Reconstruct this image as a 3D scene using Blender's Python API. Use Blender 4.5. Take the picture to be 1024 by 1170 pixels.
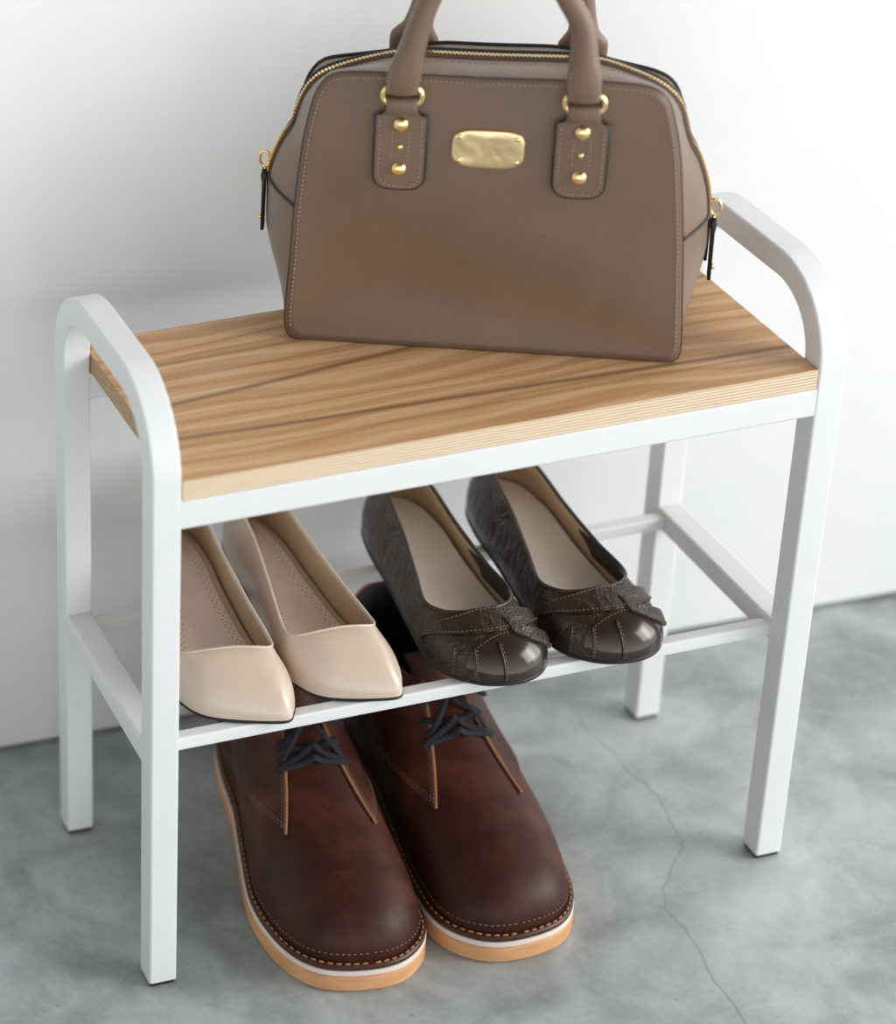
import bpy, bmesh, math, random
from mathutils import Vector, Matrix
random.seed(4)
for o in list(bpy.data.objects): bpy.data.objects.remove(o)
SC = bpy.context.scene
COL = SC.collection

# ---------------------------------------------------------------- camera
cam = bpy.data.cameras.new('camera')
cam_o = bpy.data.objects.new('camera', cam); COL.objects.link(cam_o)
R_ = Vector((0.9684453, -0.2444383, -0.0486164)); U_ = Vector((0.1572663, 0.4480383, 0.8800733)); F_ = Vector((0.1933416, 0.8599486, -0.4723425))
m = Matrix.Identity(4)
for i in range(3):
    m[i][0] = R_[i]; m[i][1] = U_[i]; m[i][2] = -F_[i]
m[0][3], m[1][3], m[2][3] = -0.5405164, -1.4886231, 1.3744693
cam_o.matrix_world = m
cam.sensor_fit = 'HORIZONTAL'; cam.sensor_width = 36.0
cam.lens = 3242.61 / 1024 * 36.0
cam.shift_x = (512 + 189.88) / 1024
cam.shift_y = -(585 - 400) / 1024
cam.clip_start = 0.05
cam.dof.use_dof = True; cam.dof.focus_distance = 2.0; cam.dof.aperture_fstop = 3.8
SC.camera = cam_o

# ---------------------------------------------------------------- light
SC.view_settings.view_transform = 'Standard'; SC.view_settings.look = 'None'
SC.view_settings.gamma = 1.0; SC.view_settings.use_curve_mapping = False
SC.view_settings.exposure = 0.03
WORLD_BASE, WORLD_FRONT, WORLD_RIGHT = 0.08, 1.75, 0.8
w = bpy.data.worlds.new('room_daylight'); SC.world = w; w.use_nodes = True
bg = w.node_tree.nodes['Background']; bg.inputs[0].default_value = (0.965, 0.98, 0.985, 1)
# the rest of the bright room: strongest from the open side in front, low overhead
_t = w.node_tree; _n = _t.nodes.new; _l = _t.links.new
_c = _n('ShaderNodeTexCoord'); _s = _n('ShaderNodeSeparateXYZ'); _l(_c.outputs['Generated'], _s.inputs[0])
def _m(op, a, b=None, c=None, cl=False):
    x = _n('ShaderNodeMath'); x.operation = op; x.use_clamp = cl
    for i, v in enumerate((a, b, c)):
        if v is None: continue
        if isinstance(v, (int, float)): x.inputs[i].default_value = v
        else: _l(v, x.inputs[i])
    return x.outputs[0]
_hz = _m('SUBTRACT', 1.0, _m('MULTIPLY', _s.outputs['Z'], 1.25), None, True)
_fr = _m('MULTIPLY', _s.outputs['Y'], -1.0, None, True)
_l(_m('ADD', WORLD_BASE, _m('MULTIPLY', _m('MULTIPLY', _hz, _m('ADD', _m('ADD', .22, _m('MULTIPLY', _m('MULTIPLY', _s.outputs['X'], 1.0, None, True), WORLD_RIGHT)), _m('MULTIPLY', _fr, 1.0))), WORLD_FRONT)), bg.inputs[1])

def area(name, loc, target, sx, sy, power, col):
    l = bpy.data.lights.new(name, 'AREA'); l.shape = 'RECTANGLE'; l.size = sx; l.size_y = sy
    l.energy = power; l.color = col
    o = bpy.data.objects.new(name, l); COL.objects.link(o); o.location = loc
    o.rotation_euler = (Vector(target) - Vector(loc)).to_track_quat('-Z', 'Y').to_euler()
    return o
area('window_light', (5.3, -3.3, 3.3), (0.3, 0.1, 0.3), 2.8, 2.8, 168, (1.0, 0.985, 0.96))
area('side_fill_light', (2.9, -0.85, 1.35), (0.3, 0.1, 0.35), 1.5, 1.5, 36, (1.0, 0.985, 0.96))  # added fill from the right, brightens the bag's right gusset; no actual window

# ---------------------------------------------------------------- materials
class NT:
    def __init__(s, name):
        s.m = bpy.data.materials.new(name); s.m.use_nodes = True; s.t = s.m.node_tree
        s.b = s.t.nodes['Principled BSDF']
    def n(s, ty, **kw):
        x = s.t.nodes.new(ty)
        for k, v in kw.items():
            if k.startswith('i_'):
                key = k[2:]; key = int(key) if key.isdigit() else key
                x.inputs[key].default_value = v
            else: setattr(x, k, v)
        return x
    def l(s, a, b): s.t.links.new(a, b)
    def set(s, **kw):
        for k, v in kw.items(): s.b.inputs[k.replace('_', ' ')].default_value = v
    def coord(s, kind='Object', scale=None):
        c = s.n('ShaderNodeTexCoord')
        mp = s.n('ShaderNodeMapping')
        if scale: mp.inputs['Scale'].default_value = scale
        s.l(c.outputs[kind], mp.inputs['Vector']); return mp.outputs['Vector']
    def noise(s, vec, scale, detail=4, rough=.55, dist=0):
        x = s.n('ShaderNodeTexNoise'); x.inputs['Scale'].default_value = scale; x.inputs['Detail'].default_value = detail
        x.inputs['Roughness'].default_value = rough; x.inputs['Distortion'].default_value = dist
        s.l(vec, x.inputs['Vector']); return x.outputs['Fac']
    def ramp(s, fac, stops):
        r = s.n('ShaderNodeValToRGB'); e = r.color_ramp.elements
        while len(e) < len(stops): e.new(0.5)
        for k, (p, c) in zip(e, stops): k.position = p; k.color = (*c, 1) if len(c) == 3 else c
        s.l(fac, r.inputs['Fac']); return r.outputs['Color']
    def math(s, op, a, b=None, c=None, clamp=False):
        x = s.n('ShaderNodeMath', operation=op); x.use_clamp = clamp
        for i, v in enumerate((a, b, c)):
            if v is None: continue
            if isinstance(v, (int, float)): x.inputs[i].default_value = v
            else: s.l(v, x.inputs[i])
        return x.outputs[0]
    def mix(s, fac, a, b, mode='MIX'):
        x = s.n('ShaderNodeMix', data_type='RGBA', blend_type=mode)
        for i, v in ((0, fac), (6, a), (7, b)):
            if isinstance(v, (int, float)): x.inputs[i].default_value = v
            elif isinstance(v, tuple): x.inputs[i].default_value = (*v, 1)
            else: s.l(v, x.inputs[i])
        return x.outputs[2]
    def bump(s, h, strength, dist=0.001):
        x = s.n('ShaderNodeBump'); x.inputs['Strength'].default_value = strength; x.inputs['Distance'].default_value = dist
        s.l(h, x.inputs['Height']); s.l(x.outputs[0], s.b.inputs['Normal'])
    def base(s, v):
        if isinstance(v, tuple): s.b.inputs['Base Color'].default_value = (*v, 1)
        else: s.l(v, s.b.inputs['Base Color'])

def simple(name, col, rough=.5, metal=0, var=0.0, bscale=0, bstr=0, bdist=.0004, coat=0, spec=.5, sheen=0):
    t = NT(name); t.set(Roughness=rough, Metallic=metal, Coat_Weight=coat, Sheen_Weight=sheen)
    t.b.inputs['Specular IOR Level'].default_value = spec
    v = t.coord()
    if var:
        f = t.noise(v, 35, 4)
        t.base(t.ramp(f, [(.3, tuple(c * (1 - var) for c in col)), (.7, tuple(min(1, c * (1 + var)) for c in col))]))
    else: t.base(col)
    if bstr: t.bump(t.noise(v, bscale, 3), bstr, bdist)
    return t.m

M = {}
M['paint'] = simple('white_powder_coat', (.77, .785, .79), .38, var=.01, bscale=900, bstr=.10)
M['rubber'] = simple('black_rubber', (.015, .018, .018), .7)
M['gold'] = simple('polished_gold', (1.0, .74, .36), .16, metal=1)
M['edge_paint'] = simple('black_edge_paint', (.018, .016, .018), .45)
M['edge_brown'] = simple('dark_brown_edge_paint', (.035, .022, .022), .5)
M['thread_taupe'] = simple('taupe_thread', (.36, .25, .21), .8)
M['tape'] = simple('brown_zip_tape', (.07, .045, .035), .8)
M['black_leather'] = simple('black_leather', (.012, .011, .011), .5)
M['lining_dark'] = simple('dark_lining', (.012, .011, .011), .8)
M['thread_orange'] = simple('orange_waxed_thread', (.42, .18, .055), .7)
M['thread_brown'] = simple('brown_thread', (.22, .13, .08), .7)
M['lace'] = simple('navy_lace', (.010, .010, .016), .8, bscale=1500, bstr=.4)
M['welt'] = simple('welt_leather', (.055, .017, .011), .45, var=.1)
M['raw_edge'] = simple('raw_leather_edge', (.33, .145, .065), .75, var=.15)
M['black_sole'] = simple('black_outsole', (.012, .014, .016), .5)
M['insole_cream'] = simple('cream_insole', (.88, .83, .77), .30, var=.03, spec=.8)
M['lining_tan'] = simple('tan_lining', (.48, .35, .22), .6, var=.08)
M['lining_beige'] = simple('beige_lining', (.56, .42, .28), .6, var=.05)
M['hole'] = simple('perforation', (.10, .06, .03), .8)
M['gum_lip'] = simple('cream_midsole', (.78, .68, .60), .6)

def leather_taupe():
    t = NT('taupe_saffiano_leather'); t.set(Roughness=.38, Sheen_Weight=.15, Sheen_Roughness=.35)
    v = t.coord()
    f = t.noise(v, 12, 3)
    t.base(t.ramp(f, [(.3, (.160, .101, .064)), (.7, (.188, .120, .078))]))
    w1 = t.n('ShaderNodeTexWave', wave_type='BANDS', bands_direction='DIAGONAL'); t.l(v, w1.inputs['Vector'])
    w1.inputs['Scale'].default_value = 420; w1.inputs['Distortion'].default_value = 6; w1.inputs['Detail'].default_value = 2
    h = t.math('ADD', w1.outputs['Fac'], t.noise(v, 700, 3))
    t.bump(h, .35, .0003); return t.m
M['taupe'] = leather_taupe()

def leather_boot():
    t = NT('oiled_red_brown_leather'); t.set(Roughness=.45); t.b.inputs['Specular IOR Level'].default_value = .27
    v = t.coord()
    f = t.noise(v, 14, 5, .6, .4); g = t.noise(v, 60, 4)
    c = t.ramp(f, [(.30, (.026, .0075, .0055)), (.52, (.048, .013, .0075)), (.75, (.130, .040, .019))])
    c = t.mix(t.math('MULTIPLY', g, .25), c, (.045, .013, .010))
    t.base(c)
    t.bump(t.noise(v, 450, 5), .22, .0005)
    r = t.ramp(g, [(.3, (.40,) * 3), (.7, (.56,) * 3)]); t.l(r, t.b.inputs['Roughness'])
    return t.m
M['boot'] = leather_boot()

def leather_beige():
    t = NT('glossy_beige_leather'); t.set(Roughness=.22, Coat_Weight=.35, Coat_Roughness=.15)
    v = t.coord(); f = t.noise(v, 10, 3)
    t.base(t.ramp(f, [(.3, (.64, .51, .41)), (.7, (.70, .57, .46))]))
    t.bump(t.noise(v, 28, 3, .5, .6), .25, .004); return t.m
M['beige'] = leather_beige()

def leather_patent(name, crinkle):
    t = NT(name); t.set(Roughness=.16 if not crinkle else .30, Coat_Weight=.12, Coat_Roughness=.08)
    v = t.coord(); f = t.noise(v, 30, 4)
    t.base(t.ramp(f, [(.3, (.020, .0115, .0075)), (.7, (.040, .0235, .0150))]))
    if crinkle:
        vv = t.n('ShaderNodeTexVoronoi', feature='DISTANCE_TO_EDGE'); vv.inputs['Scale'].default_value = 190; t.l(v, vv.inputs['Vector'])
        h = t.math('ADD', t.math('MULTIPLY', t.noise(v, 45, 5, .6, 1.5), 3.0), t.math('MINIMUM', vv.outputs['Distance'], .12))
        t.bump(h, .55, .0028)
    else: t.bump(t.noise(v, 25, 2), .12, .003)
    return t.m
M['patent'] = leather_patent('dark_brown_patent_leather', False)
M['crinkle'] = leather_patent('crinkled_brown_patent_leather', True)

def crepe():
    t = NT('tan_crepe_sole'); t.set(Roughness=.6)
    v = t.coord(scale=(1, 1, 3)); f = t.noise(v, 40, 4)
    t.base(t.ramp(f, [(.3, (.60, .30, .13)), (.7, (.72, .40, .20))]))
    t.bump(t.noise(v, 160, 4), .3, .0006); return t.m
M['crepe'] = crepe()

def gold_hammered():
    t = NT('hammered_gold'); t.set(Roughness=.30, Metallic=1); t.base((1.0, .76, .42))
    v = t.coord(); t.bump(t.noise(v, 45, 2, .4, .5), .7, .004); return t.m
M['hammered'] = gold_hammered()

def wood_top():
    t = NT('ash_veneer'); t.set(Roughness=.5)
    v0 = t.coord()
    # slow wobble makes the rings drift, giving long cathedral figures
    wob = t.noise(t.coord(scale=(1.6, 7.0, 1)), 2.4, 2, .4)
    sep = t.n('ShaderNodeSeparateXYZ'); t.l(v0, sep.inputs[0])
    yy = t.math('ADD', t.math('MULTIPLY', sep.outputs['Y'], 1.0), t.math('MULTIPLY', wob, .060))
    ring = t.math('SINE', t.math('MULTIPLY', yy, 330.0))
    ring2 = t.math('SINE', t.math('MULTIPLY', yy, 790.0))
    fine = t.noise(t.coord(scale=(5, 260, 1)), 3.0, 5, .65)
    pores = t.noise(t.coord(scale=(14, 700, 1)), 2.0, 3, .6)
    s = t.math('ADD', t.math('MULTIPLY', ring, .13), t.math('MULTIPLY', fine, .75))
    s = t.math('ADD', s, t.math('MULTIPLY', ring2, .05))
    s = t.math('ADD', s, t.math('MULTIPLY', pores, .30))
    c = t.ramp(s, [(.16, (.38, .190, .078)), (.42, (.53, .290, .132)), (.60, (.62, .375, .195)), (.86, (.74, .52, .32))])
    # dark glue-line streaks running the length of the board
    for y0, sl, ww, st in ((.0545, -.038, .0018, .9), (.0918, .125, .0020, .85), (.030, .0, .0009, .4), (.152, .03, .0014, .55), (.128, .05, .0008, .4)):
        yd = t.math('ADD', sep.outputs['Y'], t.math('MULTIPLY', t.math('SUBTRACT', t.noise(t.coord(scale=(1, .2, 1)), 5, 3), .5), .006))
        d = t.math('ABSOLUTE', t.math('SUBTRACT', t.math('SUBTRACT', yd, y0), t.math('MULTIPLY', sep.outputs['X'], sl)))
        k = t.math('MULTIPLY', t.math('SUBTRACT', 1.0, t.math('DIVIDE', d, ww * 2.2), None, True), st)
        c = t.mix(k, c, (.17, .075, .032))
    t.base(c); t.bump(s, .15, .0004); return t.m
M['wood'] = wood_top()

def ply_edge():
    t = NT('plywood_edge'); t.set(Roughness=.6)
    sep = t.n('ShaderNodeSeparateXYZ'); t.l(t.coord(), sep.inputs[0])
    z = t.math('ADD', sep.outputs['Z'], t.math('MULTIPLY', t.noise(t.coord(scale=(20, 20, 60)), 3, 3), .0006))
    sn = t.math('SINE', t.math('MULTIPLY', z, 2 * math.pi / .00225))
    s = t.math('ADD', t.math('MULTIPLY', sn, .35), t.math('MULTIPLY', t.noise(t.coord(scale=(30, 30, 900)), 2, 4), .6))
    t.base(t.ramp(s, [(.05, (.52, .33, .17)), (.3, (.76, .62, .43)), (.6, (.86, .76, .60))])); return t.m
M['ply'] = ply_edge()

def ply_end():
    t = NT('veneered_board_end'); t.set(Roughness=.6)
    v = t.coord(scale=(1, 8, 80)); s = t.noise(v, 14, 5, .65)
    t.base(t.ramp(s, [(.3, (.33, .20, .10)), (.7, (.55, .37, .21))])); return t.m
M['ply_end'] = ply_end()

def concrete():
    t = NT('polished_concrete'); v = t.coord()
    a = t.noise(v, 3.2, 5, .6, .4); b = t.noise(v, 14, 6, .65, .6); c = t.noise(v, 160, 4, .7)
    s = t.math('ADD', t.math('MULTIPLY', a, .55), t.math('MULTIPLY', b, .45))
    s = t.math('ADD', s, t.math('MULTIPLY', t.math('SUBTRACT', c, .5), .10))
    col = t.ramp(s, [(.34, (.19, .205, .195)), (.46, (.33, .36, .36)), (.56, (.47, .51, .515)), (.68, (.62, .65, .645))])
    # fine pits
    vo = t.n('ShaderNodeTexVoronoi'); vo.inputs['Scale'].default_value = 26; t.l(v, vo.inputs['Vector'])
    pit = t.math('LESS_THAN', vo.outputs['Distance'], .045)
    col = t.mix(t.math('MULTIPLY', pit, .35), col, (.13, .14, .14))
    # the long crack, as distance to a chain of segments
    pts = [(0.4419, 0.2287), (0.4384, 0.1917), (0.4418, 0.1658), (0.4434, 0.1229), (0.4489, 0.0941), (0.4418, 0.0540), (0.4360, 0.0302),
           (0.4174, 0.0120), (0.3989, -0.0089), (0.3891, -0.0320), (0.3908, -0.0583), (0.3878, -0.0825), (0.3825, -0.1103), (0.3836, -0.1442), (0.3725, -0.1800), (.379, -.24), (.365, -.33)]
    nz = t.n('ShaderNodeTexNoise'); nz.inputs['Scale'].default_value = 60; nz.inputs['Detail'].default_value = 5; t.l(v, nz.inputs['Vector'])
    vm = t.n('ShaderNodeVectorMath', operation='MULTIPLY_ADD'); t.l(nz.outputs['Color'], vm.inputs[0])
    vm.inputs[1].default_value = (.009, .009, 0); 
    off = t.n('ShaderNodeVectorMath', operation='ADD'); off.inputs[1].default_value = (-.0045, -.0045, 0); t.l(v, off.inputs[0]); t.l(off.outputs[0], vm.inputs[2])
    sp = t.n('ShaderNodeSeparateXYZ'); t.l(vm.outputs[0], sp.inputs[0]); X, Y = sp.outputs['X'], sp.outputs['Y']
    best = None
    for (x0, y0), (x1, y1) in zip(pts, pts[1:]):
        dx, dy = x1 - x0, y1 - y0; L2 = dx * dx + dy * dy
        px = t.math('SUBTRACT', X, x0); py = t.math('SUBTRACT', Y, y0)
        h = t.math('ADD', t.math('MULTIPLY', px, dx / L2), t.math('MULTIPLY', py, dy / L2), None, True)
        ex = t.math('SUBTRACT', px, t.math('MULTIPLY', h, dx)); ey = t.math('SUBTRACT', py, t.math('MULTIPLY', h, dy))
        d = t.math('SQRT', t.math('ADD', t.math('MULTIPLY', ex, ex), t.math('MULTIPLY', ey, ey)))
        best = d if best is None else t.math('MINIMUM', best, d)
    k = t.math('SUBTRACT', 1.0, t.math('DIVIDE', best, .0016), None, True)
    k = t.math('MULTIPLY', k, t.math('MULTIPLY', t.noise(v, 30, 2), .8))
    col = t.mix(k, col, (.12, .135, .14))
    t.base(col)
    r = t.ramp(b, [(.3, (.42,) * 3), (.7, (.62,) * 3)]); t.l(r, t.b.inputs['Roughness'])
    t.bump(t.math('SUBTRACT', s, t.math('MULTIPLY', k, .4)), .15, .002); return t.m
M['concrete'] = concrete()

def plaster():
    t = NT('white_painted_plaster'); t.set(Roughness=.75); v = t.coord()
    t.base(t.ramp(t.noise(v, 5, 3), [(.3, (.77, .785, .79)), (.7, (.80, .81, .81))]))
    t.bump(t.math('ADD', t.noise(v, 45, 4), t.noise(v, 6, 2)), .12, .002); return t.m
M['wall'] = plaster()

# ---------------------------------------------------------------- mesh helpers
def mesh_obj(name, verts, faces, mat, parent=None, smooth=True, fmats=None):
    me = bpy.data.meshes.new(name); me.from_pydata([tuple(v) for v in verts], [], faces)
    mats = mat if isinstance(mat, (list, tuple)) else [mat]
    for x in mats: me.materials.append(M[x] if isinstance(x, str) else x)
    if fmats:
        for p, i in zip(me.polygons, fmats): p.material_index = i
    bm = bmesh.new(); bm.from_mesh(me); bmesh.ops.recalc_face_normals(bm, faces=bm.faces); bm.to_mesh(me); bm.free()
    if smooth:
        for p in me.polygons: p.use_smooth = True
    o = bpy.data.objects.new(name, me); COL.objects.link(o)
    if parent: o.parent = parent
    return o
def auto_smooth(o, ang=40):
    me = o.data
    bm = bmesh.new(); bm.from_mesh(me)
    for e in bm.edges:
        if len(e.link_faces) == 2 and e.calc_face_angle(0) > math.radians(ang): e.smooth = False
    bm.to_mesh(me); bm.free(); return o
def thing(name, label, cat, loc, rz=0, group=None):
    o = bpy.data.objects.new(name, None); COL.objects.link(o); o.empty_display_size = .02
    o.location = loc; o.rotation_euler = (0, 0, rz); o['label'] = label; o['category'] = cat
    if group: o['group'] = group
    return o
class MB:
    def __init__(s): s.v = []; s.f = []
    def add(s, v, f):
        b = len(s.v); s.v += [Vector(x) for x in v]; s.f += [tuple(i + b for i in q) for q in f]
    def build(s, name, mat, parent=None, smooth=True): return mesh_obj(name, s.v, s.f, mat, parent, smooth)
def frames(path, closed=False, hint=None):
    n = len(path); P = [Vector(p) for p in path]; T = []
    for i in range(n):
        a = P[(i - 1) % n] if (closed or i > 0) else P[i]; b = P[(i + 1) % n] if (closed or i < n - 1) else P[i]
        T.append((b - a).normalized())
    h = Vector(hint) if hint else (Vector((0, 0, 1)) if abs(T[0].z) < .9 else Vector((1, 0, 0)))
    out = []; nrm = (h - T[0] * h.dot(T[0])).normalized()
    for t in T:
        if hint: nrm = (Vector(hint) - t * Vector(hint).dot(t)).normalized()
        else: nrm = (nrm - t * nrm.dot(t)).normalized()
        out.append((t, nrm, t.cross(nrm)))
    return P, out
def sweep(mb, path, prof, closed=False, hint=None, scales=None, cap=True):
    """prof: list of (a,b) in the normal / binormal frame"""
    P, fr = frames(path, closed, hint); k = len(prof); v = []; f = []
    for i, (p, (t, nn, bb)) in enumerate(zip(P, fr)):
        sa, sb = scales[i] if scales else (1, 1)
        for a, b in prof: v.append(p + nn * a * sa + bb * b * sb)
    n = len(P)
    for i in range(n if closed else n - 1):
        j = (i + 1) % n
        for q in range(k):
            r = (q + 1) % k; f.append((i * k + q, i * k + r, j * k + r, j * k + q))
    if cap and not closed:
        f.append(tuple(range(k - 1, -1, -1))); f.append(tuple((n - 1) * k + q for q in range(k)))
    mb.add(v, f)
def circ(r, n=12): return [(r * math.cos(2 * math.pi * i / n), r * math.sin(2 * math.pi * i / n)) for i in range(n)]
def rrect(w, h, r, n=4):
    o = []
    for cx, cy, a0 in ((w / 2 - r, h / 2 - r, 0), (-w / 2 + r, h / 2 - r, 90), (-w / 2 + r, -h / 2 + r, 180), (w / 2 - r, -h / 2 + r, 270)):
        for i in range(n + 1):
            a = math.radians(a0 + 90 * i / n); o.append((cx + r * math.cos(a), cy + r * math.sin(a)))
    return o
def tube(name, path, r, mat, parent=None, closed=False, n=10, radii=None):
    mb = MB(); sc = [(x / r, x / r) for x in radii] if radii else None
    sweep(mb, path, circ(r, n), closed, None, sc); return mb.build(name, mat, parent)
def catmull(pts, n, closed=False):
    """n samples over the control rows (any tuple width)"""
    k = len(pts); out = []; segs = k if closed else k - 1
    for i in range(n):
        u = i / n * segs if closed else i / (n - 1) * segs
        s = min(int(u), segs - 1) if not closed else int(u) % k; t = u - int(u) if closed else u - s
        g = (lambda j: pts[j % k]) if closed else (lambda j: pts[max(0, min(k - 1, j))])
        a, b, c, d = g(s - 1), g(s), g(s + 1), g(s + 2)
        out.append(tuple(.5 * (2 * q + (r - p) * t + (2 * p - 5 * q + 4 * r - w_) * t * t + (3 * q - p - 3 * r + w_) * t ** 3) for p, q, r, w_ in zip(a, b, c, d)))
    return out
def sphere(mb, c, rx, ry, rz, n=12, m_=7, mat3=None):
    v = []; f = []
    for i in range(m_ + 1):
        a = math.pi * i / m_
        for j in range(n):
            b = 2 * math.pi * j / n
            d = Vector((rx * math.sin(a) * math.cos(b), ry * math.sin(a) * math.sin(b), rz * math.cos(a)))
            if mat3: d = mat3 @ d
            v.append(Vector(c) + d)
    for i in range(m_):
        for j in range(n): f.append((i * n + j, i * n + (j + 1) % n, (i + 1) * n + (j + 1) % n, (i + 1) * n + j))
    mb.add(v, f)
def stitches(mb, path, pitch, ln, r, lift=None):
    """short thread dashes along a polyline, lift = list of offset vectors"""
    P = [Vector(p) for p in path]
    if lift: P = [p + l_ for p, l_ in zip(P, lift)]
    D = [0]
    for a, b in zip(P, P[1:]): D.append(D[-1] + (b - a).length)
    def at(s):
        for i in range(len(D) - 1):
            if D[i + 1] >= s: return P[i].lerp(P[i + 1], (s - D[i]) / max(1e-9, D[i + 1] - D[i]))
        return P[-1]
    s = pitch * .3
    while s + ln < D[-1]:
        a, b = at(s), at(s + ln); d = (b - a)
        if d.length > 1e-6:
            d.normalize(); sweep(mb, [a, a.lerp(b, .25), a.lerp(b, .75), b], circ(r, 6), scales=[(.4, .4), (1, 1), (1, 1), (.4, .4)])
        s += pitch
def box(mb, x0, x1, y0, y1, z0, z1):
    mb.add([(x0, y0, z0), (x1, y0, z0), (x1, y1, z0), (x0, y1, z0), (x0, y0, z1), (x1, y0, z1), (x1, y1, z1), (x0, y1, z1)],
           [(0, 3, 2, 1), (4, 5, 6, 7), (0, 1, 5, 4), (1, 2, 6, 5), (2, 3, 7, 6), (3, 0, 4, 7)])
def wn(o):
    m_ = o.modifiers.new('weighted_normal', 'WEIGHTED_NORMAL'); m_.keep_sharp = True; m_.weight = 100; return o
def bevel(o, wd, seg=2):
    b = o.modifiers.new('bevel', 'BEVEL'); b.width = wd; b.segments = seg; b.limit_method = 'ANGLE'; return o

# ---------------------------------------------------------------- room
WY, WK = 0.3035, -0.03004
def struct(o): o['kind'] = 'structure'; return o
mb = MB(); box(mb, -2.2, 3.2, -2.6, 1.0, -.05, 0); struct(mb.build('floor', 'concrete', smooth=False))
# back wall, standing a few millimetres off the slab (the dark joint in the photo)
mb = MB()
def wy(x): return WY + WK * x
x0, x1 = -2.2, 3.2
mb.add([(x0, wy(x0), .0035), (x1, wy(x1), .0035), (x1, wy(x1) + .1, .0035), (x0, wy(x0) + .1, .0035), (x0, wy(x0), 2.6), (x1, wy(x1), 2.6), (x1, wy(x1) + .1, 2.6), (x0, wy(x0) + .1, 2.6)],
       [(0, 3, 2, 1), (4, 5, 6, 7), (0, 1, 5, 4), (1, 2, 6, 5), (2, 3, 7, 6), (3, 0, 4, 7)])
struct(bevel(mb.build('wall_back', 'wall', smooth=False), .0025))

# ---------------------------------------------------------------- shoe bench
W, D, T_, H = .5, .2051, .0205, .4813
ZT, ZB, ZR, ZS, ZS2 = .4188, .4037, .3819, .2029, .1854
ZROD, SR = .1989, .0105
bench = thing('shoe_bench', 'white metal shoe bench with a wooden seat and arched side frames against the wall', 'bench', (W / 2, D / 2, 0))
def bp(o):
    o.parent = bench; o.matrix_parent_inverse = Matrix.Translation((-W / 2, -D / 2, 0)); return o
RAD = .064
def arch_path():
    h = T_ / 2; y0, y1, zt = h, D - h, H - h; r = RAD - h; p = [(y0, .004), (y0, .1), (y0, .25), (y0, zt - r - .02)]
    for i in range(17):
        a = math.pi - math.pi / 2 * i / 16; p.append((y0 + r + r * math.cos(a), zt - r + r * math.sin(a)))
    for i in range(17):
        a = math.pi / 2 - math.pi / 2 * i / 16; p.append((y1 - r + r * math.cos(a), zt - r + r * math.sin(a)))
    return p + [(y1, zt - r - .02), (y1, .25), (y1, .1), (y1, .004)]
for xc in (T_ / 2, W - T_ / 2):
    mb = MB(); sweep(mb, [(xc, y, z) for y, z in arch_path()], rrect(T_, T_, .0018, 3), hint=(1, 0, 0)); bp(wn(auto_smooth(mb.build('side_frame', 'paint'), 60)))
    for yc in (T_ / 2, D - T_ / 2):
        mb = MB(); box(mb, xc - .0092, xc + .0092, yc - .0092, yc + .0092, 0, .0045); bp(bevel(mb.build('foot_pad', 'rubber', smooth=False), .001))
    mb = MB(); mb2 = [(xc, T_ - .001, (ZS + ZS2) / 2), (xc, D - T_ + .001, (ZS + ZS2) / 2)]
    sweep(mb, mb2, rrect(T_ - .0006, ZS - ZS2, .0022, 3), hint=(1, 0, 0)); bp(wn(auto_smooth(mb.build('side_rail', 'paint'), 60)))
for yc in (T_ + SR / 2, D - T_ - SR / 2):
    mb = MB(); sweep(mb, [(T_ - .0004, yc, ZROD - SR / 2), (W - T_ + .0004, yc, ZROD - SR / 2)], rrect(SR, SR, .0018, 3), hint=(0, 1, 0)); bp(wn(auto_smooth(mb.build('shelf_rod', 'paint'), 60)))
for yc in (T_ / 2, D - T_ / 2):
    mb = MB(); sweep(mb, [(T_ - .0004, yc, (ZB + ZR) / 2), (W - T_ + .0004, yc, (ZB + ZR) / 2)], rrect(T_ - .0008, ZB - ZR, .002, 3), hint=(0, 1, 0)); bp(wn(auto_smooth(mb.build('seat_rail', 'paint'), 60)))
bx0, bx1, by0, by1 = T_ + .0003, W - T_ - .0003, .0006, D - .0006
mb = MB(); box(mb, bx0, bx1, by0, by1, ZB + .0001, ZT)
seat = mesh_obj('seat_board', mb.v, mb.f, ['wood', 'ply', 'ply_end'], smooth=False, fmats=[0, 0, 1, 2, 1, 2]); bp(bevel(seat, .0006))

# ---------------------------------------------------------------- handbag
BU = Vector((.8896, -.4567, 0)); BN = Vector((.4567, .8896, 0)); BA = Vector((.1593, .1595, ZT + .0004))
DB, DT = .118, .080
c0 = BA + BU * .1315 + BN * .059
bag = thing('handbag', 'taupe leather handbag with gold fittings standing on the wooden seat', 'handbag', c0, math.atan2(BU.y, BU.x))
def L(u, v, z): return Vector((u - .1315, v - .059, z))        # bag-local
raw = [(0.0030, 0.0006), (-0.0010, 0.0040), (-0.0030, 0.0120), (-0.0028, 0.0284), (-0.0010, 0.0608), (0.0008, 0.0986), (0.0031, 0.1280), (0.0054, 0.1510), (0.0074, 0.1635),
       (0.0099, 0.1771), (0.0136, 0.1901), (0.0175, 0.1967), (0.0217, 0.2013), (0.0282, 0.2039), (0.0421, 0.2051), (0.0605, 0.2051), (0.0926, 0.2047), (0.1267, 0.2044),
       (0.1661, 0.2050), (0.1990, 0.2053), (0.2185, 0.2044), (0.2274, 0.2033), (0.2349, 0.2005), (0.2402, 0.1961), (0.2442, 0.1882), (0.2504, 0.1647), (0.2544, 0.1389),
       (0.2592, 0.0940), (0.2625, 0.0513), (0.2650, 0.0144), (0.2640, 0.0042), (0.2600, 0.0006)]
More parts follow.
